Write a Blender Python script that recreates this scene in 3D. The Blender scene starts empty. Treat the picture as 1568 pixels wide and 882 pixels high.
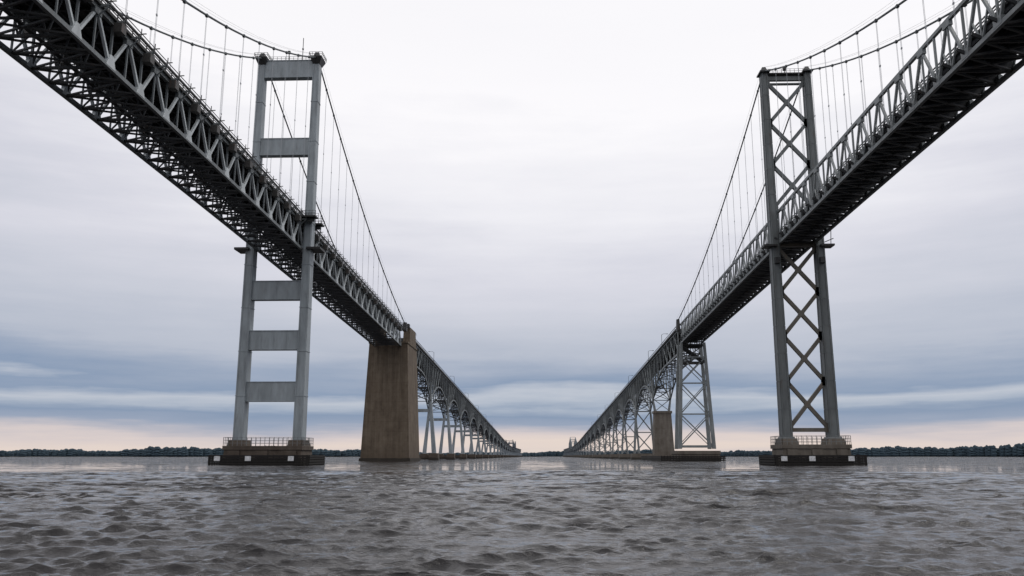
import bpy, math, random
import numpy as np
random.seed(7); np.random.seed(7)
sc=bpy.context.scene

# ---------------------------------------------------------------- helpers
def lin(r,g,b):
    f=lambda c:(c/255/12.92) if c/255<=0.04045 else ((c/255+0.055)/1.055)**2.4
    return (f(r),f(g),f(b),1)

class MB:
    def __init__(s): s.v=[]; s.f=[]
    def hexa(s,p):   # 8 pts: bottom 4 ccw, top 4 ccw
        n=len(s.v); s.v.extend(p)
        s.f.extend([(n+3,n+2,n+1,n),(n+4,n+5,n+6,n+7),(n,n+1,n+5,n+4),(n+1,n+2,n+6,n+5),(n+2,n+3,n+7,n+6),(n+3,n,n+4,n+7)])
    def box(s,cx,cy,cz,sx,sy,sz):
        a,b,c=sx/2,sy/2,sz/2
        s.hexa([(cx-a,cy-b,cz-c),(cx+a,cy-b,cz-c),(cx+a,cy+b,cz-c),(cx-a,cy+b,cz-c),
                (cx-a,cy-b,cz+c),(cx+a,cy-b,cz+c),(cx+a,cy+b,cz+c),(cx-a,cy+b,cz+c)])
    def taper(s,x0,y0,z0,sx0,sy0,x1,y1,z1,sx1,sy1):
        s.hexa([(x0-sx0/2,y0-sy0/2,z0),(x0+sx0/2,y0-sy0/2,z0),(x0+sx0/2,y0+sy0/2,z0),(x0-sx0/2,y0+sy0/2,z0),
                (x1-sx1/2,y1-sy1/2,z1),(x1+sx1/2,y1-sy1/2,z1),(x1+sx1/2,y1+sy1/2,z1),(x1-sx1/2,y1+sy1/2,z1)])
    def beam(s,p,q,w,h=None):
        if h is None: h=w
        dx,dy,dz=q[0]-p[0],q[1]-p[1],q[2]-p[2]
        L=math.sqrt(dx*dx+dy*dy+dz*dz)
        if L<1e-6: return
        dx/=L;dy/=L;dz/=L
        hl=math.hypot(dx,dy)
        if hl<1e-3: a=(1,0,0)
        else: a=(dy/hl,-dx/hl,0)
        b=(a[1]*dz-a[2]*dy, a[2]*dx-a[0]*dz, a[0]*dy-a[1]*dx)
        w/=2;h/=2
        P=[]
        for o in (p,q):
            for i,j in ((-1,-1),(1,-1),(1,1),(-1,1)):
                P.append((o[0]+a[0]*w*i+b[0]*h*j,o[1]+a[1]*w*i+b[1]*h*j,o[2]+a[2]*w*i+b[2]*h*j))
        s.hexa(P)
    def tube(s,pts,r,n=8):
        base=len(s.v)
        for k,p in enumerate(pts):
            a=pts[max(k-1,0)]; c=pts[min(k+1,len(pts)-1)]
            d=np.array(c)-np.array(a); d/=np.linalg.norm(d)
            u=np.array((1.,0,0)); w=np.cross(d,u); w/=np.linalg.norm(w)
            for i in range(n):
                t=2*math.pi*i/n
                s.v.append(tuple(np.array(p)+r*(math.cos(t)*u+math.sin(t)*w)))
        for k in range(len(pts)-1):
            for i in range(n):
                j=(i+1)%n
                s.f.append((base+k*n+i,base+k*n+j,base+(k+1)*n+j,base+(k+1)*n+i))
    def obj(s,name,mat,parent=None):
        me=bpy.data.meshes.new(name); me.from_pydata(s.v,[],s.f); me.update()
        me.materials.append(mat)
        o=bpy.data.objects.new(name,me); sc.collection.objects.link(o)
        if parent: o.parent=parent
        return o

def empty(name):
    o=bpy.data.objects.new(name,None); sc.collection.objects.link(o); return o

# ---------------------------------------------------------------- materials
def newmat(name):
    m=bpy.data.materials.new(name); m.use_nodes=True
    nt=m.node_tree; b=nt.nodes['Principled BSDF']; return m,nt,b
def noise_node(nt,vec,scale,detail=5,rough=.55):
    n=nt.nodes.new('ShaderNodeTexNoise'); n.inputs['Scale'].default_value=scale
    n.inputs['Detail'].default_value=detail; n.inputs['Roughness'].default_value=rough
    nt.links.new(vec,n.inputs['Vector']); return n
def noise(nt,vec,scale,detail=5,rough=.55):
    return noise_node(nt,vec,scale,detail,rough).outputs['Fac']
def mapping(nt,vec,sx,sy,sz):
    n=nt.nodes.new('ShaderNodeMapping'); n.inputs['Scale'].default_value=(sx,sy,sz)
    nt.links.new(vec,n.inputs['Vector']); return n.outputs['Vector']
def ramp(nt,fac,stops):
    n=nt.nodes.new('ShaderNodeValToRGB'); e=n.color_ramp.elements
    e[0].position=stops[0][0]; e[0].color=stops[0][1]
    e[1].position=stops[-1][0]; e[1].color=stops[-1][1]
    for p,c in stops[1:-1]:
        k=e.new(p); k.color=c
    nt.links.new(fac,n.inputs['Fac']); return n.outputs['Color']
def mix(nt,fac,a,b,mode='MIX'):
    n=nt.nodes.new('ShaderNodeMix'); n.data_type='RGBA'; n.blend_type=mode
    for i,v in ((0,fac),(6,a),(7,b)):
        if hasattr(v,'is_linked'): nt.links.new(v,n.inputs[i])
        else: n.inputs[i].default_value=v
    return n.outputs[2]
def math_(nt,op,a,b=None,c=None):
    n=nt.nodes.new('ShaderNodeMath'); n.operation=op
    for i,v in enumerate((a,b,c)):
        if v is None: continue
        if hasattr(v,'is_linked'): nt.links.new(v,n.inputs[i])
        else: n.inputs[i].default_value=v
    return n.outputs[0]

def steel(name,col,rust=.25,rustcol=(.10,.055,.03,1),rough=.55):
    m,nt,b=newmat(name)
    pos=nt.nodes.new('ShaderNodeNewGeometry').outputs['Position']
    n1=noise(nt,mapping(nt,pos,1,1,.25),.5,6,.6)
    dark=tuple(c*.62 for c in col[:3])+(1,)
    c=ramp(nt,n1,[(.3,dark),(.65,col)])
    n2=noise(nt,mapping(nt,pos,1,1,.3),.9,8,.7)
    f=ramp(nt,n2,[(.56,(0,0,0,1)),(.72,(1,1,1,1))])
    c=mix(nt,math_(nt,'MULTIPLY',f,rust),c,rustcol)
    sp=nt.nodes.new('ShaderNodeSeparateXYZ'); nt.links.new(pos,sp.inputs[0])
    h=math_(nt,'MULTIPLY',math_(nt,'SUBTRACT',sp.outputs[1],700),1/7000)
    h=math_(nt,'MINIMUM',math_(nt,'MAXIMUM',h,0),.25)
    c=mix(nt,h,c,(.25,.31,.4,1))  # aerial haze painted into the base colour, growing with world Y
    nt.links.new(c,b.inputs['Base Color'])
    b.inputs['Roughness'].default_value=rough
    return m
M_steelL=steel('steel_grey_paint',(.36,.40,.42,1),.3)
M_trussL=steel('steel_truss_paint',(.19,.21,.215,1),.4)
M_webL=steel('steel_web_lit',(.60,.64,.65,1),.3)  # sunlit brightness of the diagonals put into the colour, chords kept darker
M_under=steel('steel_underside_shade',(.04,.042,.045,1),.5)  # shade below the deck put into a darker base colour
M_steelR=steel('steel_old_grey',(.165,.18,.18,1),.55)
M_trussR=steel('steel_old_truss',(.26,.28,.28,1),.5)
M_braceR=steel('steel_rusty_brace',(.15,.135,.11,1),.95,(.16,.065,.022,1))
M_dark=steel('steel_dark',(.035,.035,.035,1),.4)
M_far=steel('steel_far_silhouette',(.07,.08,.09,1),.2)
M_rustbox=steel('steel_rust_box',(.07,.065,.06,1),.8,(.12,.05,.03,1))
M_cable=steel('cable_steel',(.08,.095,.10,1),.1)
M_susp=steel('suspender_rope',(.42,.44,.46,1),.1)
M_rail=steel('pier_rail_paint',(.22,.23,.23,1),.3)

def concrete(name,c1,c2,c3,joint=4.5,streak=0.0):
    m,nt,b=newmat(name)
    pos=nt.nodes.new('ShaderNodeNewGeometry').outputs['Position']
    n1=noise(nt,mapping(nt,pos,.5,.5,.035),1.0,7,.65)
    c=ramp(nt,n1,[(.3,c1),(.5,c2),(.72,c3)])
    n2=noise(nt,pos,.25,8,.7)
    c=mix(nt,.4,c,ramp(nt,n2,[(.3,c1),(.7,c3)]))
    sp=nt.nodes.new('ShaderNodeSeparateXYZ'); nt.links.new(pos,sp.inputs[0])
    fr=math_(nt,'FRACT',math_(nt,'MULTIPLY',sp.outputs[2],1/joint))
    ln=math_(nt,'LESS_THAN',fr,.03)
    c=mix(nt,math_(nt,'MULTIPLY',ln,.4),c,c1)
    if streak:
        # run-off streaks: narrow vertical bands, strongest under the top edge
        n5=noise(nt,mapping(nt,pos,1.3,1.3,.02),1.0,4,.7)
        k=ramp(nt,n5,[(.50,(0,0,0,1)),(.62,(1,1,1,1))])
        hgt=math_(nt,'MINIMUM',math_(nt,'MAXIMUM',math_(nt,'MULTIPLY',math_(nt,'SUBTRACT',sp.outputs[2],10),1/55),.15),1)
        c=mix(nt,math_(nt,'MULTIPLY',math_(nt,'MULTIPLY',k,hgt),streak),c,(.035,.026,.02,1))
    st=math_(nt,'SUBTRACT',1.0,math_(nt,'DIVIDE',sp.outputs[2],math_(nt,'ADD',3.,math_(nt,'MULTIPLY',n1,12.))))
    st=math_(nt,'MINIMUM',math_(nt,'MAXIMUM',st,0),1)
    c=mix(nt,math_(nt,'MULTIPLY',st,.55),c,c1)
    w=math_(nt,'LESS_THAN',sp.outputs[2],math_(nt,'ADD',.8,math_(nt,'MULTIPLY',n2,1.2)))
    c=mix(nt,math_(nt,'MULTIPLY',w,.75),c,(.02,.018,.015,1))
    nt.links.new(c,b.inputs['Base Color']); b.inputs['Roughness'].default_value=.9
    bp=nt.nodes.new('ShaderNodeBump'); bp.inputs['Strength'].default_value=.5; bp.inputs['Distance'].default_value=.1
    nt.links.new(noise(nt,pos,1.5,8,.7),bp.inputs['Height']); nt.links.new(bp.outputs[0],b.inputs['Normal'])
    return m
M_conc=concrete('stained_concrete',(.06,.042,.028,1),(.135,.10,.068,1),(.25,.20,.145,1),4.5,.6)
M_pier=concrete('pier_concrete',(.05,.035,.026,1),(.11,.085,.065,1),(.19,.16,.13,1))
M_pierR=concrete('pier_concrete_light',(.08,.065,.05,1),(.17,.145,.12,1),(.28,.25,.21,1))
M_fender=concrete('fender_timber',(.010,.008,.008,1),(.022,.018,.016,1),(.045,.038,.034,1))
M_road=concrete('deck_slab',(.04,.04,.04,1),(.07,.07,.07,1),(.11,.11,.105,1))
m,nt,b=newmat('white_placard'); b.inputs['Roughness'].default_value=.6
pos=nt.nodes.new('ShaderNodeNewGeometry').outputs['Position']
nt.links.new(ramp(nt,noise(nt,pos,3),[(.3,(.5,.5,.5,1)),(.6,(.8,.8,.8,1))]),b.inputs['Base Color']); M_white=m

# ---------------------------------------------------------------- profile
YC=-19.0; TY=225.0; AY=392.0
def ztop(y):
    """roadway level"""
    if y<TY: return 70.5-.031*(y-YC)**2/(2*244)
    z=70.5-.031*244/2-.031*(y-TY)
    if y>1500:
        z0=70.5-.031*122-.031*(1500-TY)
        t=min((y-1500)/400,1)
        z=z0-.031*400*(t-t*t/2)
    return z

def cable_z(y,ztower,zmid,zanch,p=2.4,sag=6):
    if y<=TY:
        t=min(abs(y-YC)/244.,1.0); return zmid+(ztower-zmid)*t**p
    t=(y-TY)/(AY-TY); return ztower+(zanch-ztower)*t-4*sag*t*(1-t)

def fence(mb,x0,y0,x1,y1,z,h=1.3,step=1.6,rails=(1.,.5),t=.09):
    L=math.hypot(x1-x0,y1-y0); n=max(1,int(L/step))
    for i in range(n+1):
        x=x0+(x1-x0)*i/n; y=y0+(y1-y0)*i/n
        mb.box(x,y,z+h/2,t,t,h)
    for r in rails: mb.beam((x0,y0,z+h*r),(x1,y1,z+h*r),t*.8)

def tower_pier(parent,cx,ty,w,d,mat,H,zt=4.9,fw=2.6):
    b=MB(); b.taper(cx,ty,-3,w+.4,d+.4,cx,ty,zt-1.0,w-.4,d-.4); b.box(cx,ty,zt-.5,w+.3,d+.3,1.0)
    for s in (-1,1): b.taper(cx+s*H,ty,zt,4.6,6.2,cx+s*H,ty,zt+1.6,4.0,5.4)
    for x in (-w*.36,0,w*.36):
        b.taper(cx+x,ty-d/2-.1,-2,w*.16,1.0,cx+x,ty-d/2-.1,zt-1.2,w*.15,.5)
    b.obj('tower_pier',mat,parent)
    f=MB(); W=w+2*fw; D=d+2*fw
    for z in (.4,1.05,1.7,2.3):
        for sy in (-1,1): f.box(cx,ty+sy*D/2,z,W,.5,.5)
        for sx in (-1,1): f.box(cx+sx*W/2,ty,z,.5,D-.6,.5)
    n=int(W/1.5)
    for i in range(n+1):
        for sy in (-1,1): f.box(cx-W/2+W*i/n,ty+sy*(D/2-.42),.9,.35,.35,3.3+random.uniform(-.2,.3))
    n=int(D/1.5)
    for i in range(n+1):
        for sx in (-1,1): f.box(cx+sx*(W/2-.42),ty-D/2+D*i/n,.9,.35,.35,3.3+random.uniform(-.2,.3))
    for sy in (-1,1): f.box(cx,ty+sy*(D/2-1.4),2.2,W-1.5,1.6,.2)
    f.obj('timber_fender',M_fender,parent)
    g=MB()
    for sy in (-1,1): fence(g,cx-w/2,ty+sy*d/2,cx+w/2,ty+sy*d/2,zt,2.2,1.2,(1,.66,.33),.1)
    for sx in (-1,1): fence(g,cx+sx*w/2,ty-d/2,cx+sx*w/2,ty+d/2,zt,2.2,1.2,(1,.66,.33),.1)
    g.obj('pier_railing',M_rail,parent)
    h=MB()
    for x in (-W*.41,-W*.1,W*.33): h.box(cx+x,ty-D/2-.33,1.7,1.5,.1,1.2)
    h.obj('fender_placard',M_white,parent)

# ---------------------------------------------------------------- LEFT bridge (wide, box-leg towers)
LB=empty('suspension_bridge'); CX=-72.7
def left_tower(ty):
    H=8.0; b=MB(); zb=6.4; zt=115.5
    def lw(z): t=(z-zb)/(zt-zb); return 2.6-.75*t, 3.8-1.2*t
    for s in (-1,1):
        x=CX+s*H
        segs=[zb,18,30,42,54,66,78,90,102,zt]
        for a,c in zip(segs[:-1],segs[1:]):
            wa,da=lw(a); wc,dc=lw(c)
            b.taper(x,ty,a,wa,da,x,ty,c-.12,wc,dc)
            b.taper(x,ty,c-.12,wc-.1,dc-.1,x,ty,c,wc-.1,dc-.1)
            for ex in (-1,1):
                for ey in (-1,1):
                    b.beam((x+ex*(wa/2-.25),ty+ey*(da/2+.02),a),(x+ex*(wc/2-.25),ty+ey*(dc/2+.02),c-.15),.3,.1)
            if c<zt: b.box(x,ty,c+.1,wc+.18,dc+.18,.25)
        b.taper(x,ty,zb-.6,3.7,5.2,x,ty,zb,3.7,5.2)
    for z,h in ((19.3,4.9),(33.2,4.9),(47.0,4.9),(88.6,4.7),(112.4,5.0)):
        w=lw(z)[0]
        b.box(CX,ty,z,2*H-w+.02,2.0,h)
        b.box(CX,ty,z+h/2+.1,2*H-w+.02,2.3,.22); b.box(CX,ty,z-h/2-.1,2*H-w+.02,2.3,.22)
        for k in (-1,0,1): b.box(CX+k*3.4,ty,z,.12,2.1,h-.05)
    b.obj('tower_legs',M_steelL,LB)
    d=MB()
    for s in (-1,1):
        x=CX+s*H
        d.box(x,ty,zt+.15,3.4,4.6,.35); d.taper(x,ty,zt+.3,1.8,3.8,x,ty,zt+1.9,1.0,2.2)
        for sy in (-1,1): fence(d,x-1.9,ty+sy*2.4,x+1.9,ty+sy*2.4,zt+.3,1.1,.9,(1,.5),.1)
        for sx in (-1,1): fence(d,x+sx*1.9,ty-2.4,x+sx*1.9,ty+2.4,zt+.3,1.1,.9,(1,.5),.1)
        d.taper(x,ty,zt-1.8,2.0,2.9,x,ty,zt,3.5,4.8)
        for oy,zz in ((-3.4,ztop(ty)+.6),(3.4,ztop(ty)+.2)):
            d.box(x+s*.6,ty+oy,zz-.3,4.6,3.0,.4); d.box(x+s*.6,ty+oy,zz-1.0,3.4,.4,1.2)
            for yy in (-1.5,1.5): fence(d,x+s*.6-2.3,ty+oy+yy,x+s*.6+2.3,ty+oy+yy,zz-.1,1.3,.8,(1,.5),.1)
        d.box(x+s*2.0,ty,ztop(ty)-8.2,4.0,5.4,.6)
    fence(d,CX-6,ty-1.0,CX+6,ty-1.0,115.1,1.1,1.2,(1,.5),.09)
    d.beam((CX+3.5,ty,115),(CX+3.5,ty,122.5),.16); d.beam((CX-.5,ty,115),(CX-.5,ty,118.0),.2)
    d.box(CX-.5,ty,118.0,.7,.7,.8); d.box(CX+3.5,ty,119.0,.4,.4,.4)
    d.obj('tower_top_fittings',M_dark,LB)
    tower_pier(LB,CX,ty,20.6,11,M_pier,H)
left_tower(TY); left_tower(-263)

def left_deck():
    W=6.2; D=7.2; P=9.82
    tr=MB(); un=MB(); rd=MB(); bx=MB(); rl=MB(); wb=MB()
    y0=-263.; n=int(round((AY-y0)/P)); P=(AY-y0)/n
    for i in range(n):
        ya,yb=y0+i*P,y0+(i+1)*P; za,zb=ztop(ya)-.9,ztop(yb)-.9
        ym=(ya+yb)/2; zm=(za+zb)/2
        rd.hexa([(CX-6.9,ya,za+.35),(CX+6.9,ya,za+.35),(CX+6.9,yb,zb+.35),(CX-6.9,yb,zb+.35),
                 (CX-6.9,ya,za+.85),(CX+6.9,ya,za+.85),(CX+6.9,yb,zb+.85),(CX-6.9,yb,zb+.85)])
        for s in (-1,1):
            x=CX+s*W
            tr.beam((x,ya,za),(x,yb,zb),.62,.75)
            tr.beam((x,ya,za-D),(x,yb,zb-D),.62,.7)
            wb.beam((x,ya,za-D+.2),(x,ym,zm-.2),.44,.44)
            wb.beam((x,yb,zb-D+.2),(x,ym,zm-.2),.44,.44)
            tr.beam((x,ya,za),(x,ya,za-D),.34,.34)
            tr.beam((x,ym,zm),(x,ym,zm-D),.26,.26)
            wb.taper(x,ya,za-D-.1,.68,2.9,x,ya,za-D+1.9,.68,.9); tr.box(x,ym,zm-.6,.7,2.0,1.1)
            for yy,zz in ((ya,za),(ym,zm)):
                tr.beam((x,yy,zz+.15),(x+s*2.1,yy,zz+.45),.22,.36)
                tr.beam((x,yy,zz-1.6),(x+s*1.9,yy,zz+.2),.16,.2)
                rl.beam((x+s*2.05,yy,zz+.3),(x+s*2.05,yy,zz+1.9),.12)
                rl.beam((x+s*2.9,yy,zz+1.0),(x+s*1.2,yy,zz+.95),.14,.14)
            bx.box(x+s*1.15,ya,za-.9,1.3,1.5,1.5)
            rl.beam((x+s*2.05,ya,za+1.1),(x+s*2.05,yb,zb+1.1),.11)
            rl.beam((x+s*2.05,ya,za+.5),(x+s*2.05,yb,zb+.5),.14,.2)
            rl.beam((CX+s*6.8,ya,za+1.75),(CX+s*6.8,yb,zb+1.75),.25,.16)
            rl.beam((CX+s*6.8,ya,za+1.3),(CX+s*6.8,yb,zb+1.3),.15,.12)
            for k in range(4):
                t=k/4; rl.box(CX+s*6.8,ya+P*t,za+(zb-za)*t+1.2,.15,.15,1.1)
        for yy,zz,full in ((ya,za,True),(ym,zm,False)):
            un.beam((CX-W,yy,zz-.1),(CX+W,yy,zz-.1),.4,.8)
            if full:
                un.beam((CX-W,yy,zz-D),(CX+W,yy,zz-D),.4,.45)
                m=6
                for k in range(m):
                    xa=CX-W+2*W*k/m; xb=CX-W+2*W*(k+1)/m
                    if k%2==0: un.beam((xa,yy,zz-D),(xb,yy,zz-.3),.26)
                    else: un.beam((xa,yy,zz-.3),(xb,yy,zz-D),.26)
            else:
                un.beam((CX-W,yy,zz-D),(CX+W,yy,zz-D),.3,.35)
                un.beam((CX-W,yy,zz-D),(CX,yy,zz-.4),.24); un.beam((CX+W,yy,zz-D),(CX,yy,zz-.4),.24)
        un.beam((CX-W,ya,za-D),(CX+W,ym,zm-D+.04),.3,.28); un.beam((CX+W,ya,za-D),(CX-W,ym,zm-D-.04),.3,.28)
        un.beam((CX-W,ym,zm-D),(CX+W,yb,zb-D+.04),.3,.28); un.beam((CX+W,ym,zm-D),(CX-W,yb,zb-D-.04),.3,.28)
        for k in range(-3,4): un.beam((CX+k*1.8,ya,za+.1),(CX+k*1.8,yb,zb+.1),.25,.6)
        un.beam((CX-1,ya,za-D+1.2),(CX-1,yb,zb-D+1.2),.8,.12)
    tr.obj('stiffening_truss',M_trussL,LB); wb.obj('truss_web',M_webL,LB)
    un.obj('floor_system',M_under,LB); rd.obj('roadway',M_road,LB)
    bx.obj('suspender_sockets',M_rustbox,LB); rl.obj('deck_railing',M_dark,LB)
left_deck()

def cables(parent,cx,off,ztower,zmid,zanch,socket,step,p,sag,r):
    c=MB(); s_=MB()
    for s in (-1,1):
        x=cx+s*off
        pts=[(x,y,cable_z(y,ztower,zmid,zanch,p,sag)) for y in list(np.linspace(-263,TY,70))+list(np.linspace(TY,AY,32))[1:]]
        c.tube(pts,r)
        k=-int(244/step)
        while YC+k*step<AY-8:
            yy=YC+k*step; k+=1
            if abs(yy-TY)<6 or yy<-255: continue
            zc=cable_z(yy,ztower,zmid,zanch,p,sag); zd=ztop(yy)+socket
            c.box(x,yy,zc-r*.3,r*2.3,.6,r*2.6)
            if zc-zd>1.0:
                for o in (-.16,.16): s_.beam((x,yy+o,zd),(x,yy+o,zc),.045,.045)
                if zc-zd>12: s_.box(x,yy,zc-(zc-zd)*.45,.16,.42,.3)
        for o in (-.45,.45):
            pts=[(x+o,y,cable_z(y,ztower,zmid,zanch,p,sag)+1.1) for y in list(np.linspace(-263,TY,50))+list(np.linspace(TY,AY,24))[1:]]
            c.tube(pts,.02,4)
    c.obj('main_cables',M_cable,parent); s_.obj('suspenders',M_susp,parent)
cables(LB,CX,7.9,116.3,66.5,63.8,-.6,9.82,2.4,5.5,.22)

# left anchorage
a=MB()
a.taper(CX+.2,AY+16,-3,22.8,34,CX+.2,AY+15,54.6,18.2,29)
a.box(CX+.2,AY+16,.6,23.6,35,1.6)
a.box(CX+.2,AY+15,55.0,18.8,29.6,.8)
for s in (-1,1):
    a.taper(CX+s*7.4,AY+19,55.4,3.4,21,CX+s*7.4,AY+18,63.5,3.2,17)
a.obj('anchorage_pier',M_conc,LB)
d=MB()
for s in (-1,1):
    d.taper(CX+s*7.7,AY+1,60.5,2.0,4,CX+s*7.7,AY+1.5,64.6,1.6,2.4); d.box(CX+s*7.7,AY+7,63.9,2.6,3,1.6)
    fence(d,CX+s*8.8,AY-4,CX+s*8.8,AY+30,62.1,1.3,2.,(1,.5),.12)
d.obj('anchorage_fittings',M_dark,LB)

# ---------------------------------------------------------------- approach truss spans (both bridges)
def approach(parent,cx,W,piers,first,mat,umat,style,pierm):
    tr=MB(); un=MB(); rd=MB(); bt=MB(); pb=MB(); rl=MB()
    nodes=[first]+piers
    def dep(y,kind):
        z=ztop(y); return z*.155+1.5 if kind=='mid' else z*.40
    for si,(A,B) in enumerate(zip(nodes[:-1],nodes[1:])):
        n=8 if A<1300 else 6
        dm=dep((A+B)/2,'mid'); dA=dep(A,'p') if si>0 else dm; dB=dep(B,'p')
        P=[]
        for i in range(n+1):
            t=i/n; y=A+(B-A)*t; z=ztop(y)-.8
            if t<.5: dd=dm+(dA-dm)*(1-2*t)**2.0
            else: dd=dm+(dB-dm)*(2*t-1)**2.0
            P.append((y,z,z-dd))
        for i in range(n):
            (ya,za,ba),(yb,zb,bb)=P[i],P[i+1]
            rd.hexa([(cx-W-.9,ya,za+.3),(cx+W+.9,ya,za+.3),(cx+W+.9,yb,zb+.3),(cx-W-.9,yb,zb+.3),
                     (cx-W-.9,ya,za+1.1),(cx+W+.9,ya,za+1.1),(cx+W+.9,yb,zb+1.1),(cx-W-.9,yb,zb+1.1)])
            for s in (-1,1):
                x=cx+s*W
                tr.beam((x,ya,za),(x,yb,zb),.5,.8); tr.beam((x,ya,ba),(x,yb,bb),.6,.8)
                tr.beam((x,ya,za),(x,ya,ba),.4)
                if (i<n/2): tr.beam((x,ya,ba),(x,yb,zb),.42)
                else: tr.beam((x,ya,za),(x,yb,bb),.42)
                tr.beam((x,(ya+yb)/2,(za+zb)/2),(x,(ya+yb)/2,(za+zb)/2-(.5*((za-ba)+(zb-bb))/2)),.25)
                rl.beam((cx+s*(W+.8),ya,za+2.1),(cx+s*(W+.8),yb,zb+2.1),.2,.15)
                for k in range(3):
                    t=k/3; rl.box(cx+s*(W+.8),ya+(yb-ya)*t,za+(zb-za)*t+1.6,.16,.16,1.1)
            un.beam((cx-W,ya,za-.3),(cx+W,ya,za-.3),.4,1.0); un.beam((cx-W,ya,ba),(cx+W,ya,ba),.4,.4)
            un.beam((cx-W,ya,ba),(cx+W,ya,za-.6),.26); un.beam((cx+W,ya,ba),(cx-W,ya,za-.6),.26)
            un.beam((cx-W,ya,ba),(cx+W,yb,bb),.28); un.beam((cx+W,ya,ba),(cx-W,yb,bb),.28)
            for k in (-2,-1,0,1,2): un.beam((cx+k*W/2.6,ya,za+.1),(cx+k*W/2.6,yb,zb+.1),.25,.5)
    for k,y in enumerate(piers):
        zt=ztop(y)-.8-dep(y,'p'); zb=4.0
        if style=='R' and k==0:
            pb.taper(cx,y,-3,12,10,cx,y,26.5,9.6,6.5); pb.box(cx,y,27.2,10.6,7.4,1.4)
            pb.box(cx,y,1.2,17,14,3.0)
            for s in (-1,1):
                for yy in (-1,1): bt.beam((cx+s*4,y+yy*2,27.9),(cx+s*W,y+yy*.5,zt),.7)
            bt.beam((cx-4,y-2,28),(cx+4,y-.6,zt),.4); bt.beam((cx+4,y-2,28),(cx-4,y-.6,zt),.4)
            continue
        sp=2.6 if style=='L' else 1.8
        for oy in ((-1.6,1.6) if style=='R' else (0,)):
            for s in (-1,1):
                if style=='L': bt.taper(cx+s*(W+sp),y,zb,2.4,3.4,cx+s*W,y,zt,1.5,2.2)
                else: bt.beam((cx+s*(W+sp),y+oy*1.6,zb),(cx+s*W,y+oy,zt),.8,.8)
            if style=='L':
                for t in (.82,):
                    w=W+sp*(1-t); z=zb+(zt-zb)*t; bt.box(cx,y+oy,z,2*w,1.6,1.8)
            else:
                m=2 if zt>18 else 1
                for j in range(m):
                    t0=j/m; t1=(j+1)/m; w0=W+sp*(1-t0); w1=W+sp*(1-t1); z0=zb+(zt-zb)*t0; z1=zb+(zt-zb)*t1
                    yo=y+oy
                    bt.beam((cx-w0,yo,z0),(cx+w1,yo,z1),.42); bt.beam((cx+w0,yo,z0),(cx-w1,yo,z1),.42)
                    bt.beam((cx-w1,yo,z1),(cx+w1,yo,z1),.45,.6)
        if style=='L':
            for s in (-1,1): pb.taper(cx+s*(W+sp),y,-3,6.5,8,cx+s*(W+sp),y,4.0,5.0,6.5)
            pb.box(cx,y,1.6,2*W+1,3.2,2.6)
        else: pb.taper(cx,y,-3,2*(W+sp)+6,9,cx,y,4.0,2*(W+sp)+4,7.5)
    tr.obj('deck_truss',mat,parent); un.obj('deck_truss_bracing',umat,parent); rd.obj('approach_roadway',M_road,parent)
    bt.obj('approach_bents',M_steelL if style=='L' else M_trussR,parent); pb.obj('approach_pier_bases',pierm,parent); rl.obj('approach_railing',M_dark,parent)
    # through truss over the far channel
    th=MB()
    ya,yb=1850.,2080.; n=16
    for s in (-1,1):
        x=cx+s*(W+1); prev=None
        for i in range(n+1):
            y=ya+(yb-ya)*i/n; t=i/n; z=ztop(y); h=(9+9*abs(2*t-1)**1.5 if style=='L' else 10+14*(1-abs(2*t-1))**1.5) if 0<i<n else 0
            cur=(x,y,z+h)
            th.beam((x,y,z-3),cur,.8)
            if prev:
                th.beam(prev,cur,1.0); th.beam((x,prev[1],ztop(prev[1])-3),(x,y,z-3),1.2)
                th.beam((x,prev[1],ztop(prev[1])-3),cur,.6) if i%2 else th.beam(prev,(x,y,z-3),.6)
            prev=cur
            if s==1 and h and i%2==0: th.beam(cur,(cx-W-1,y,z+h),.7)
    th.obj('far_through_truss',mat if style=='R' else M_far,parent)
pl=[499+92*k for k in range(24)]
M_apprL=steel('steel_approach_paint',(.22,.24,.245,1),.35)
approach(LB,CX,6.6,pl,AY+28,M_apprL,M_under,'L',M_pier)

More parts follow.
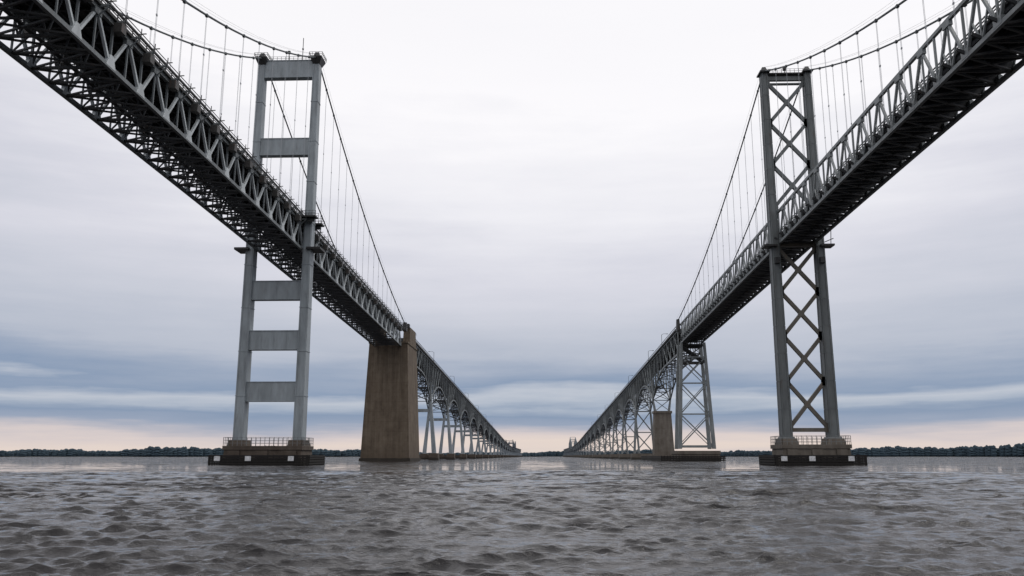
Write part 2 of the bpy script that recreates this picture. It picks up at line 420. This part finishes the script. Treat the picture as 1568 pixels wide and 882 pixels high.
# ---------------------------------------------------------------- RIGHT bridge (narrow, X-braced towers)
RB=empty('suspension_bridge'); CR=69.5
def right_tower(ty):
    H=6.0; b=MB(); x_=MB(); zb=7.2; zt=108.8
    def lw(z): t=(z-zb)/(zt-zb); return 2.3-.75*t, 3.5-1.1*t
    for s in (-1,1):
        x=CR+s*H; z=zb
        while z<zt-1:
            c=min(z+7.3,zt); wa,da=lw(z); wc,dc=lw(c)
            b.taper(x,ty,z,wa,da,x,ty,c,wc,dc)
            for ex in (-1,1):
                for ey in (-1,1):
                    b.beam((x+ex*(wa/2-.2),ty+ey*(da/2+.03),z+.1),(x+ex*(wc/2-.2),ty+ey*(dc/2+.03),c-.15),.32,.14)
            for ey in (-1,1):
                for ez in (-1,1):
                    b.beam((x+ez*(wa/2+.03),ty+ey*(da/2-.3),z+.1),(x+ez*(wc/2+.03),ty+ey*(dc/2-.3),c-.15),.14,.4)
            b.box(x,ty,c,wc+.16,dc+.16,.22)
            z=c
        b.taper(x,ty,zb-1,3.6,5.4,x,ty,zb,3.0,4.6)
    def panel(z0,z1,m,dp):
        w0=H-lw(z0)[0]/2+.1; w1=H-lw(z1)[0]/2+.1
        m.beam((CR-w0,ty,z0),(CR+w1,ty,z1),dp,.95); m.beam((CR+w0,ty,z0),(CR-w1,ty,z1),dp-.05,.95)
        zc=(z0+z1)/2; m.box(CR,ty,zc,1.5,dp+.1,1.7)
        for s in (-1,1):
            for zz,w in ((z0,w0),(z1,w1)): m.box(CR+s*(w-.3),ty,zz,1.1,dp+.08,2.3)
    zs=np.linspace(9.6,57.8,5)
    for a_,c_ in zip(zs[:-1],zs[1:]): panel(a_,c_,x_,.9)
    zs=np.linspace(69.5,106.2,4)
    for a_,c_ in zip(zs[:-1],zs[1:]): panel(a_,c_,b,.8)
    x_.box(CR,ty,9.0,2*H-2.2,1.0,1.0)
    b.box(CR,ty,107.3,2*H-1.6,1.0,1.2); b.box(CR,ty,105.7,2*H-1.6,.9,.4)
    x_.box(CR,ty,58.8,2*H-2.0,1.0,1.1)
    b.obj('tower_legs',M_steelR,RB); x_.obj('tower_cross_bracing',M_braceR,RB)
    d=MB()
    d.box(CR,ty,108.5,2*H,2.4,.3)
    for s in (-1,1):
        x=CR+s*H
        d.box(x,ty,zt+.15,2.8,4.2,.4); d.taper(x,ty,zt+.3,1.6,3.4,x,ty,zt+1.8,.9,1.8)
        d.box(x+s*1.6,ty-1,ztop(ty)-8.6,3.6,3.6,.5)
        d.box(x,ty-2.2,54,1.3,1.0,1.6)
    fence(d,CR-6,ty-1.2,CR+6,ty-1.2,108.6,1.2,1.2,(1,.5),.1); fence(d,CR-6,ty+1.2,CR+6,ty+1.2,108.6,1.2,1.2,(1,.5),.1)
    d.beam((CR,ty,108.6),(CR,ty,110.4),.2); d.box(CR,ty,110.4,.8,.8,.8)
    d.beam((CR+H+1,ty-2,59),(CR+H+3.4,ty-2,60),.2); d.beam((CR+H+2.6,ty-2,58),(CR+H+2.9,ty-2,62.5),.16)
    d.obj('tower_top_fittings',M_dark,RB)
    tower_pier(RB,CR,ty,17.2,11,M_pierR,H,5.2,2.6)
right_tower(TY); right_tower(-263)

def right_deck():
    W=4.7; D=8.6; P=9.3
    tr=MB(); un=MB(); rd=MB(); rl=MB()
    y0=-263.; n=int(round((AY-y0)/P)); P=(AY-y0)/n
    for i in range(n):
        ya,yb=y0+i*P,y0+(i+1)*P; za,zb=ztop(ya)-7.6,ztop(yb)-7.6
        ym=(ya+yb)/2; zm=(za+zb)/2
        rd.hexa([(CR-4.4,ya,za+2.3),(CR+4.4,ya,za+2.3),(CR+4.4,yb,zb+2.3),(CR-4.4,yb,zb+2.3),
                 (CR-4.4,ya,za+2.7),(CR+4.4,ya,za+2.7),(CR+4.4,yb,zb+2.7),(CR-4.4,yb,zb+2.7)])
        for s in (-1,1):
            x=CR+s*W
            tr.beam((x,ya,za+D),(x,yb,zb+D),.55,.62)
            tr.beam((x,ya,za),(x,yb,zb),.6,.7)
            tr.beam((x,ya,za),(x,ym,zm+D),.42,.42); tr.beam((x,yb,zb),(x,ym,zm+D),.42,.42)
            tr.beam((x,ya,za),(x,ya,za+D),.34,.34); tr.beam((x,ym,zm),(x,ym,zm+D),.28,.28)
            h=.5
            tr.beam((x,ym,zm+.2),(x,(ya+ym)/2,(za+zm)/2+D*h),.26); tr.beam((x,ym,zm+.2),(x,(yb+ym)/2,(zb+zm)/2+D*h),.26)
            tr.box(x,ym,zm+D-.5,.66,2.2,1.2); tr.box(x,ya,za+.5,.68,2.2,1.2)
            rl.beam((x-s*.5,ya,za+3.8),(x-s*.5,yb,zb+3.8),.14,.2); rl.beam((x-s*.5,ya,za+3.3),(x-s*.5,yb,zb+3.3),.12,.16)
            for yy,zz in ((ya,za),(ym,zm)):
                un.beam((x,yy,zz+.6),(x+s*1.5,yy,zz+1.3),.3,.5)
        for yy,zz in ((ya,za),(ym,zm)):
            un.beam((CR-W,yy,zz+1.35),(CR+W,yy,zz+1.35),.4,1.7)
            un.beam((CR-W,yy,zz),(CR+W,yy,zz),.35,.4)
        un.beam((CR-W,ya,za),(CR+W,ym,zm),.4,.3); un.beam((CR+W,ya,za+.05),(CR-W,ym,zm+.05),.4,.3)
        un.beam((CR-W,ym,zm),(CR+W,yb,zb),.4,.3); un.beam((CR+W,ym,zm+.05),(CR-W,yb,zb+.05),.4,.3)
        for k in range(-3,4): un.beam((CR+k*1.3,ya,za+1.9),(CR+k*1.3,yb,zb+1.9),.3,.8)
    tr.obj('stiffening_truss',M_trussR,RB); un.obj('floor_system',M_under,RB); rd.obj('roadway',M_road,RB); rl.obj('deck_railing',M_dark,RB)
right_deck()
cables(RB,CR,5.9,109.8,65.0,64.2,-6.2,9.3,2.4,5.5,.21)

# right anchor bent
b=MB(); x_=MB()
ty=AY-4
for oy in (0,8):
    H0,H1=7.6,5.2; zb,zt=5.5,ztop(ty)-8.0
    for s in (-1,1): b.taper(CR+s*H0,ty+oy*1.3,zb,1.6,1.6,CR+s*H1,ty+oy,zt,1.2,1.2)
    zs=[zb+1,21,35,47]
    for j in range(3):
        t0=(zs[j]-zb)/(zt-zb); t1=(zs[j+1]-zb)/(zt-zb); w0=H0+(H1-H0)*t0; w1=H0+(H1-H0)*t1
        yy=ty+oy; k=.5 if oy==0 else .3
        x_.beam((CR-w0,yy,zs[j]),(CR+w1,yy,zs[j+1]),k); x_.beam((CR+w0,yy+.02,zs[j]),(CR-w1,yy+.02,zs[j+1]),k)
        if oy==0 or j==2: x_.beam((CR-w1,yy,zs[j+1]),(CR+w1,yy,zs[j+1]),.5,.6)
    x_.beam((CR-7.4,ty+oy,6.6),(CR+7.4,ty+oy,6.6),.6,1.0)
for s in (-1,1):
    for z0,z1 in ((7,20),(20,34),(34,47)):
        x_.beam((CR+s*(7.6-(z0-5)*.05),ty,z0),(CR+s*(7.6-(z1-5)*.05),ty+8,z1),.3)
b.obj('anchor_bent_legs',M_trussR,RB)
d=MB()
for k in range(5):
    d.beam((CR-5.2,ty+k*2,zt-1-k*.1),(CR+5.2,ty+k*2,zt-1-k*.1),.5,.8)
    d.beam((CR-5.2,ty+k*2,zt-1),(CR+5.2,ty+k*2,zt-8.5),.4); d.beam((CR+5.2,ty+k*2,zt-1),(CR-5.2,ty+k*2,zt-8.5),.4)
d.box(CR,ty+4,zt-9,10.6,8.5,.5)
for s in (-1,1): d.taper(CR+s*5.9,ty+3,59.5,1.6,4,CR+s*5.9,ty+3,65,1.2,2.0)
d.obj('anchor_bent_portal',M_dark,RB)
x_.obj('anchor_bent_bracing',M_trussR,RB)
p=MB(); p.taper(CR,ty+6,-3,20,22,CR,ty+6,3.2,18.4,20); p.box(CR,ty+6,3.9,19.2,21,1.5)
p.obj('anchor_bent_pier',M_pierR,RB)
f=MB()
for z in (.5,1.3,2.0):
    f.box(CR-3,ty-7,z,28,.5,.6); f.box(CR-17,ty+31,z,.5,76,.6)
for i in range(22): f.box(CR-17+i*1.3,ty-6.6,1,.35,.35,3)
f.obj('anchor_fender',M_fender,RB)
pr=[496+92*k for k in range(24)]
approach(RB,CR,5.0,pr,AY+6,M_trussR,M_under,'R',M_pierR)

# ---------------------------------------------------------------- street lamps on the decks
def lamp_mesh(sgn):
    m=MB()
    m.box(0,0,.2,.5,.5,.4)
    m.beam((0,0,.3),(0,0,5.6),.2)
    m.beam((0,0,5.6),(sgn*1.0,0,6.1),.16); m.beam((sgn*1.0,0,6.1),(sgn*2.6,0,6.15),.14)
    m.box(sgn*2.9,0,6.08,1.0,.45,.25)
    return m
for cx,W,sg in ((CX,7.3,-1),(CR,-5.7,1)):
    for y in (447,505,625,745,865,985,1105):
        if cx==CX and y==447: continue
        o=lamp_mesh(sg).obj('street_lamp',M_dark)
        o.location=(cx+W,y,ztop(y)+.3)

# ---------------------------------------------------------------- far shore
m,nt,bs=newmat('hazed_foliage')
pos=nt.nodes.new('ShaderNodeNewGeometry').outputs['Position']
nt.links.new(ramp(nt,noise(nt,pos,.03,6,.7),[(.3,(.03,.05,.066,1)),(.55,(.042,.068,.088,1)),(.75,(.06,.09,.11,1))]),bs.inputs['Base Color'])  # blue-green of the trees includes a painted haze tint
bs.inputs['Roughness'].default_value=1; M_tree=m
m,nt,bs=newmat('shore_ground')
pos=nt.nodes.new('ShaderNodeNewGeometry').outputs['Position']
nt.links.new(ramp(nt,noise(nt,pos,.02,6,.7),[(.3,(.05,.06,.065,1)),(.7,(.11,.11,.11,1))]),bs.inputs['Base Color'])
bs.inputs['Roughness'].default_value=1; M_shore=m
t_=(1+5**.5)/2
ICO=np.array([(-1,t_,0),(1,t_,0),(-1,-t_,0),(1,-t_,0),(0,-1,t_),(0,1,t_),(0,-1,-t_),(0,1,-t_),(t_,0,-1),(t_,0,1),(-t_,0,-1),(-t_,0,1)])/1.9
ICF=[(0,11,5),(0,5,1),(0,1,7),(0,7,10),(0,10,11),(1,5,9),(5,11,4),(11,10,2),(10,7,6),(7,1,8),(3,9,4),(3,4,2),(3,2,6),(3,6,8),(3,8,9),(4,9,5),(2,4,11),(6,2,10),(8,6,7),(9,8,1)]
def yshore(x):
    ax=abs(x)
    return 3300-1000*min(ax/1300,1)+120*math.sin(x*.004+1)+60*math.sin(x*.013)
mb=MB()
for x in np.arange(-4200,4200,4.0):
    ys=yshore(x)
    hh=23+5.5*math.sin(x*.006+.5)+3.0*math.sin(x*.021)+1.5*math.sin(x*.071)
    hh*=.66+.34*min(abs(x)/900,1)
    for k in range(3):
        h=hh*random.uniform(.65,1.05); r=random.uniform(4.5,8)
        px=x+random.uniform(-4,4); py=ys+12+random.uniform(0,30)
        for zf in ((.22,1.3),(.5,1.2),(.8,.95)):
            v=ICO*(1+.25*np.random.rand(12,1)); n=len(mb.v)
            for q in v: mb.v.append((px+q[0]*r*zf[1],py+q[1]*r*zf[1],1.0+h*zf[0]+q[2]*h*.26))
            mb.f.extend([(a+n,b_+n,c+n) for a,b_,c in ICF])
mb.obj('distant_tree_line',M_tree)
mb=MB(); xs=np.arange(-4400,4401,100.)
for xa,xb in zip(xs[:-1],xs[1:]):
    ya,yb=yshore(xa),yshore(xb)
    n=len(mb.v)
    mb.v.extend([(xa,ya-4,-1),(xb,yb-4,-1),(xb,yb+4,1.2),(xa,ya+4,1.2),(xb,yb+900,4),(xa,ya+900,4)])
    mb.f.extend([(n,n+1,n+2,n+3),(n+3,n+2,n+4,n+5)])
mb.obj('shore_land',M_shore)

# ---------------------------------------------------------------- water
th_f=np.arange(-.80,.80,.0030); th_b=np.arange(.80,2*math.pi-.80,.03)
th=np.concatenate([th_f,th_b]); nT=len(th)
r=[2.0]
while r[-1]<26000:
    g=.0036 if r[-1]<140 else (.012 if r[-1]<500 else .03)
    if r[-1]<13: g=.02
    r.append(r[-1]*(1+g))
r=np.array(r); nR=len(r)
R,T=np.meshgrid(r,th,indexing='ij')
X=R*np.sin(T); Y=R*np.cos(T); Z=np.zeros_like(X)
dr=np.gradient(r)[:,None]*np.ones_like(X)
dth=np.where((T>.80),.03,.0030)*R
sp=np.maximum(dr,dth)
rng=np.random.RandomState(23)
N=110
near=R<600
Xn,Yn,spn=X[near],Y[near],sp[near]
zn=np.zeros_like(Xn);dxn=np.zeros_like(Xn);dyn=np.zeros_like(Xn)
# wave groups: short chop rides in irregular packets, so the pattern never repeats evenly
def field(sx,sy,seed,n=9):
    rr=np.random.RandomState(seed); f=np.zeros_like(Xn)
    for _ in range(n):
        a=rr.uniform(0,2*math.pi); kk=rr.uniform(.5,1.6)
        f+=np.sin(Xn*sx*kk*math.cos(a)+Yn*sy*kk*math.sin(a)+rr.uniform(0,6.28))
    return f/math.sqrt(n/2)
g1=np.clip(1+.25*field(.8,1.1,1),.5,1.7); g2=np.clip(1+.20*field(.3,.5,2),.5,1.6); g3=np.clip(1+.12*field(.06,.1,4),.7,1.3)
for i in range(N):
    lam=.20*(3.0/.20)**(i/(N-1))*rng.uniform(.92,1.08)
    k=2*math.pi/lam
    ang=math.radians(-76)+rng.normal(0,.5)
    st=.050 if lam<.9 else .050*(.9/lam)**.55
    amp=st/k
    ph=rng.uniform(0,6.28)
    kx,ky=math.cos(ang),math.sin(ang)
    att=np.clip((lam/spn-2.2)/2.5,0,1)*(g1 if lam<.9 else g2)
    p_=k*(kx*Xn+ky*Yn)+ph
    zn+=amp*att*np.cos(p_); s_=amp*att*np.sin(p_)*1.05
    dxn-=kx*s_; dyn-=ky*s_
X[near]+=dxn*g3; Y[near]+=dyn*g3; Z[near]=zn*g3
co=np.stack([X,Y,Z],-1).reshape(-1,3).astype(np.float32)
i0=np.arange(nR-1)[:,None]*nT+np.arange(nT)[None,:]
j1=np.arange(nR-1)[:,None]*nT+((np.arange(nT)+1)%nT)[None,:]
q=np.stack([i0,i0+nT,j1+nT,j1],-1).reshape(-1,4)
me=bpy.data.meshes.new('water')
nf=len(q)
me.vertices.add(len(co)); me.vertices.foreach_set('co',co.ravel())
cap=np.arange(nT)
loops=np.concatenate([q[:,::-1].ravel(),cap[::-1]])
me.loops.add(len(loops)); me.loops.foreach_set('vertex_index',loops.astype(np.int32))
me.polygons.add(nf+1)
ls=np.concatenate([np.arange(nf)*4,[nf*4]]).astype(np.int32)
me.polygons.foreach_set('loop_start',ls)
me.polygons.foreach_set('use_smooth',np.ones(nf+1,dtype=bool))
me.update(calc_edges=True); me.validate()
me.update()
if me.polygons[1000].normal.z<0: me.flip_normals()
m,nt,bs=newmat('bay_water')
geo=nt.nodes.new('ShaderNodeNewGeometry'); pos=geo.outputs['Position']
nt.links.new(ramp(nt,noise(nt,pos,.15,4,.6),[(.35,(.014,.0125,.013,1)),(.7,(.025,.022,.022,1))]),bs.inputs['Base Color'])
bs.inputs['IOR'].default_value=1.33
bs.inputs['Roughness'].default_value=.03
ln=nt.nodes.new('ShaderNodeVectorMath'); ln.operation='LENGTH'; nt.links.new(pos,ln.inputs[0])
# open-water slope distribution where the mesh no longer resolves the chop
far=math_(nt,'MINIMUM',math_(nt,'MAXIMUM',math_(nt,'MULTIPLY',math_(nt,'SUBTRACT',ln.outputs['Value'],18),1/75),0),1.0)
n1=noise(nt,mapping(nt,pos,1,1.5,1),4.5,5,.6)
n3=noise(nt,mapping(nt,pos,.8,1.2,1),13,3,.6)
hh=math_(nt,'ADD',math_(nt,'MULTIPLY',n1,.075),math_(nt,'MULTIPLY',n3,.02))
bp=nt.nodes.new('ShaderNodeBump'); bp.inputs['Strength'].default_value=1.0; bp.inputs['Distance'].default_value=.6
nt.links.new(hh,bp.inputs['Height'])
def vm(op,a,b=None,scale=None):
    n=nt.nodes.new('ShaderNodeVectorMath'); n.operation=op
    for i,v in ((0,a),(1,b)):
        if v is None: continue
        if hasattr(v,'is_linked'): nt.links.new(v,n.inputs[i])
        else: n.inputs[i].default_value=v
    if scale is not None:
        if hasattr(scale,'is_linked'): nt.links.new(scale,n.inputs['Scale'])
        else: n.inputs['Scale'].default_value=scale
    return n.outputs[0]
ca=noise_node(nt,mapping(nt,pos,.45,1.0,1),.9,6,.66).outputs['Color']
cc=noise_node(nt,mapping(nt,pos,.06,.10,1),1,6,.75).outputs['Color']  # group structure seen far out
cb=noise_node(nt,mapping(nt,pos,.03,.06,1),1,4,.6).outputs['Fac']   # gust patches
sl=vm('SUBTRACT',ca,(.5,.5,.5)); sl=vm('MULTIPLY',sl,(2.2,4.0,0.0))
s2=vm('MULTIPLY',vm('SUBTRACT',cc,(.5,.5,.5)),(.8,3.4,0.0))
sl=vm('ADD',sl,s2)
sl=vm('ADD',sl,(0,-.14,0))
sl=vm('SCALE',sl,scale=math_(nt,'MULTIPLY',far,math_(nt,'MULTIPLY',cb,1.6)))
nrm=vm('NORMALIZE',vm('ADD',bp.outputs[0],sl))
nt.links.new(nrm,bs.inputs['Normal'])
me.materials.append(m)
wo=bpy.data.objects.new('water',me); sc.collection.objects.link(wo)

# ---------------------------------------------------------------- world
w=bpy.data.worlds.new('World'); sc.world=w; w.use_nodes=True
nt=w.node_tree; bg=nt.nodes['Background']
tc=nt.nodes.new('ShaderNodeTexCoord').outputs['Generated']
sky=nt.nodes.new('ShaderNodeTexSky'); sky.sky_type='NISHITA'; sky.sun_disc=False
SE,SR=math.radians(55),math.radians(70)
sky.sun_elevation=SE; sky.sun_rotation=SR
sx=nt.nodes.new('ShaderNodeSeparateXYZ'); nt.links.new(tc,sx.inputs[0])
x_o,y_o,z_o=sx.outputs[0],sx.outputs[1],sx.outputs[2]
nA=noise(nt,mapping(nt,tc,2.0,2.0,26),1.3,6,.55)
nB=noise(nt,mapping(nt,tc,1.4,1.4,5.5),1.7,7,.6)
amp=math_(nt,'ADD',.045,math_(nt,'MULTIPLY',z_o,.17))
v=math_(nt,'ADD',z_o,math_(nt,'MULTIPLY',math_(nt,'SUBTRACT',nA,.5),amp))
v=math_(nt,'ADD',v,math_(nt,'MULTIPLY',math_(nt,'SUBTRACT',nB,.5),math_(nt,'MULTIPLY',z_o,.6)))
x2=math_(nt,'MULTIPLY',x_o,x_o)
v=math_(nt,'SUBTRACT',v,math_(nt,'MULTIPLY',x2,math_(nt,'MINIMUM',math_(nt,'MULTIPLY',math_(nt,'MULTIPLY',z_o,z_o),4.0),.4)))
cl=ramp(nt,v,[(0,lin(210,200,200)),(.010,lin(231,215,205)),(.022,lin(216,204,203)),(.034,lin(152,164,186)),(.048,lin(132,150,177)),(.056,lin(172,182,198)),(.063,lin(189,195,207)),
  (.074,lin(138,155,181)),(.088,lin(156,168,189)),(.108,lin(183,189,203)),(.15,lin(200,203,214)),(.21,lin(218,218,227)),(.28,lin(239,238,243)),(.37,lin(254,252,254)),(1,lin(240,240,244))])
sk=nt.nodes.new('ShaderNodeVectorMath'); sk.operation='SCALE'; nt.links.new(sky.outputs[0],sk.inputs[0]); sk.inputs['Scale'].default_value=.1
col=mix(nt,.95,sk.outputs[0],cl)
sc_=nt.nodes.new('ShaderNodeVectorMath'); sc_.operation='SCALE'; nt.links.new(col,sc_.inputs[0]); sc_.inputs['Scale'].default_value=10.2
nt.links.new(sc_.outputs[0],bg.inputs['Color']); bg.inputs['Strength'].default_value=.1

sd=bpy.data.lights.new('sun','SUN'); sd.energy=.8; sd.angle=math.radians(20); sd.color=(1,.96,.9)
so=bpy.data.objects.new('sun',sd); sc.collection.objects.link(so)
from mathutils import Vector
dv=Vector((math.sin(SR)*math.cos(SE),math.cos(SR)*math.cos(SE),math.sin(SE)))
so.rotation_euler=dv.to_track_quat('Z','Y').to_euler()

# ---------------------------------------------------------------- camera
cd=bpy.data.cameras.new('camera'); cd.lens=29.55; cd.sensor_width=36; cd.clip_end=60000; cd.clip_start=.1
co_=bpy.data.objects.new('camera',cd); sc.collection.objects.link(co_)
co_.location=(0,0,2.3); co_.rotation_euler=(math.radians(90+11.31),0,math.radians(2.05))
sc.camera=co_
sc.view_settings.view_transform='Standard'; sc.view_settings.look='None'; sc.view_settings.exposure=0
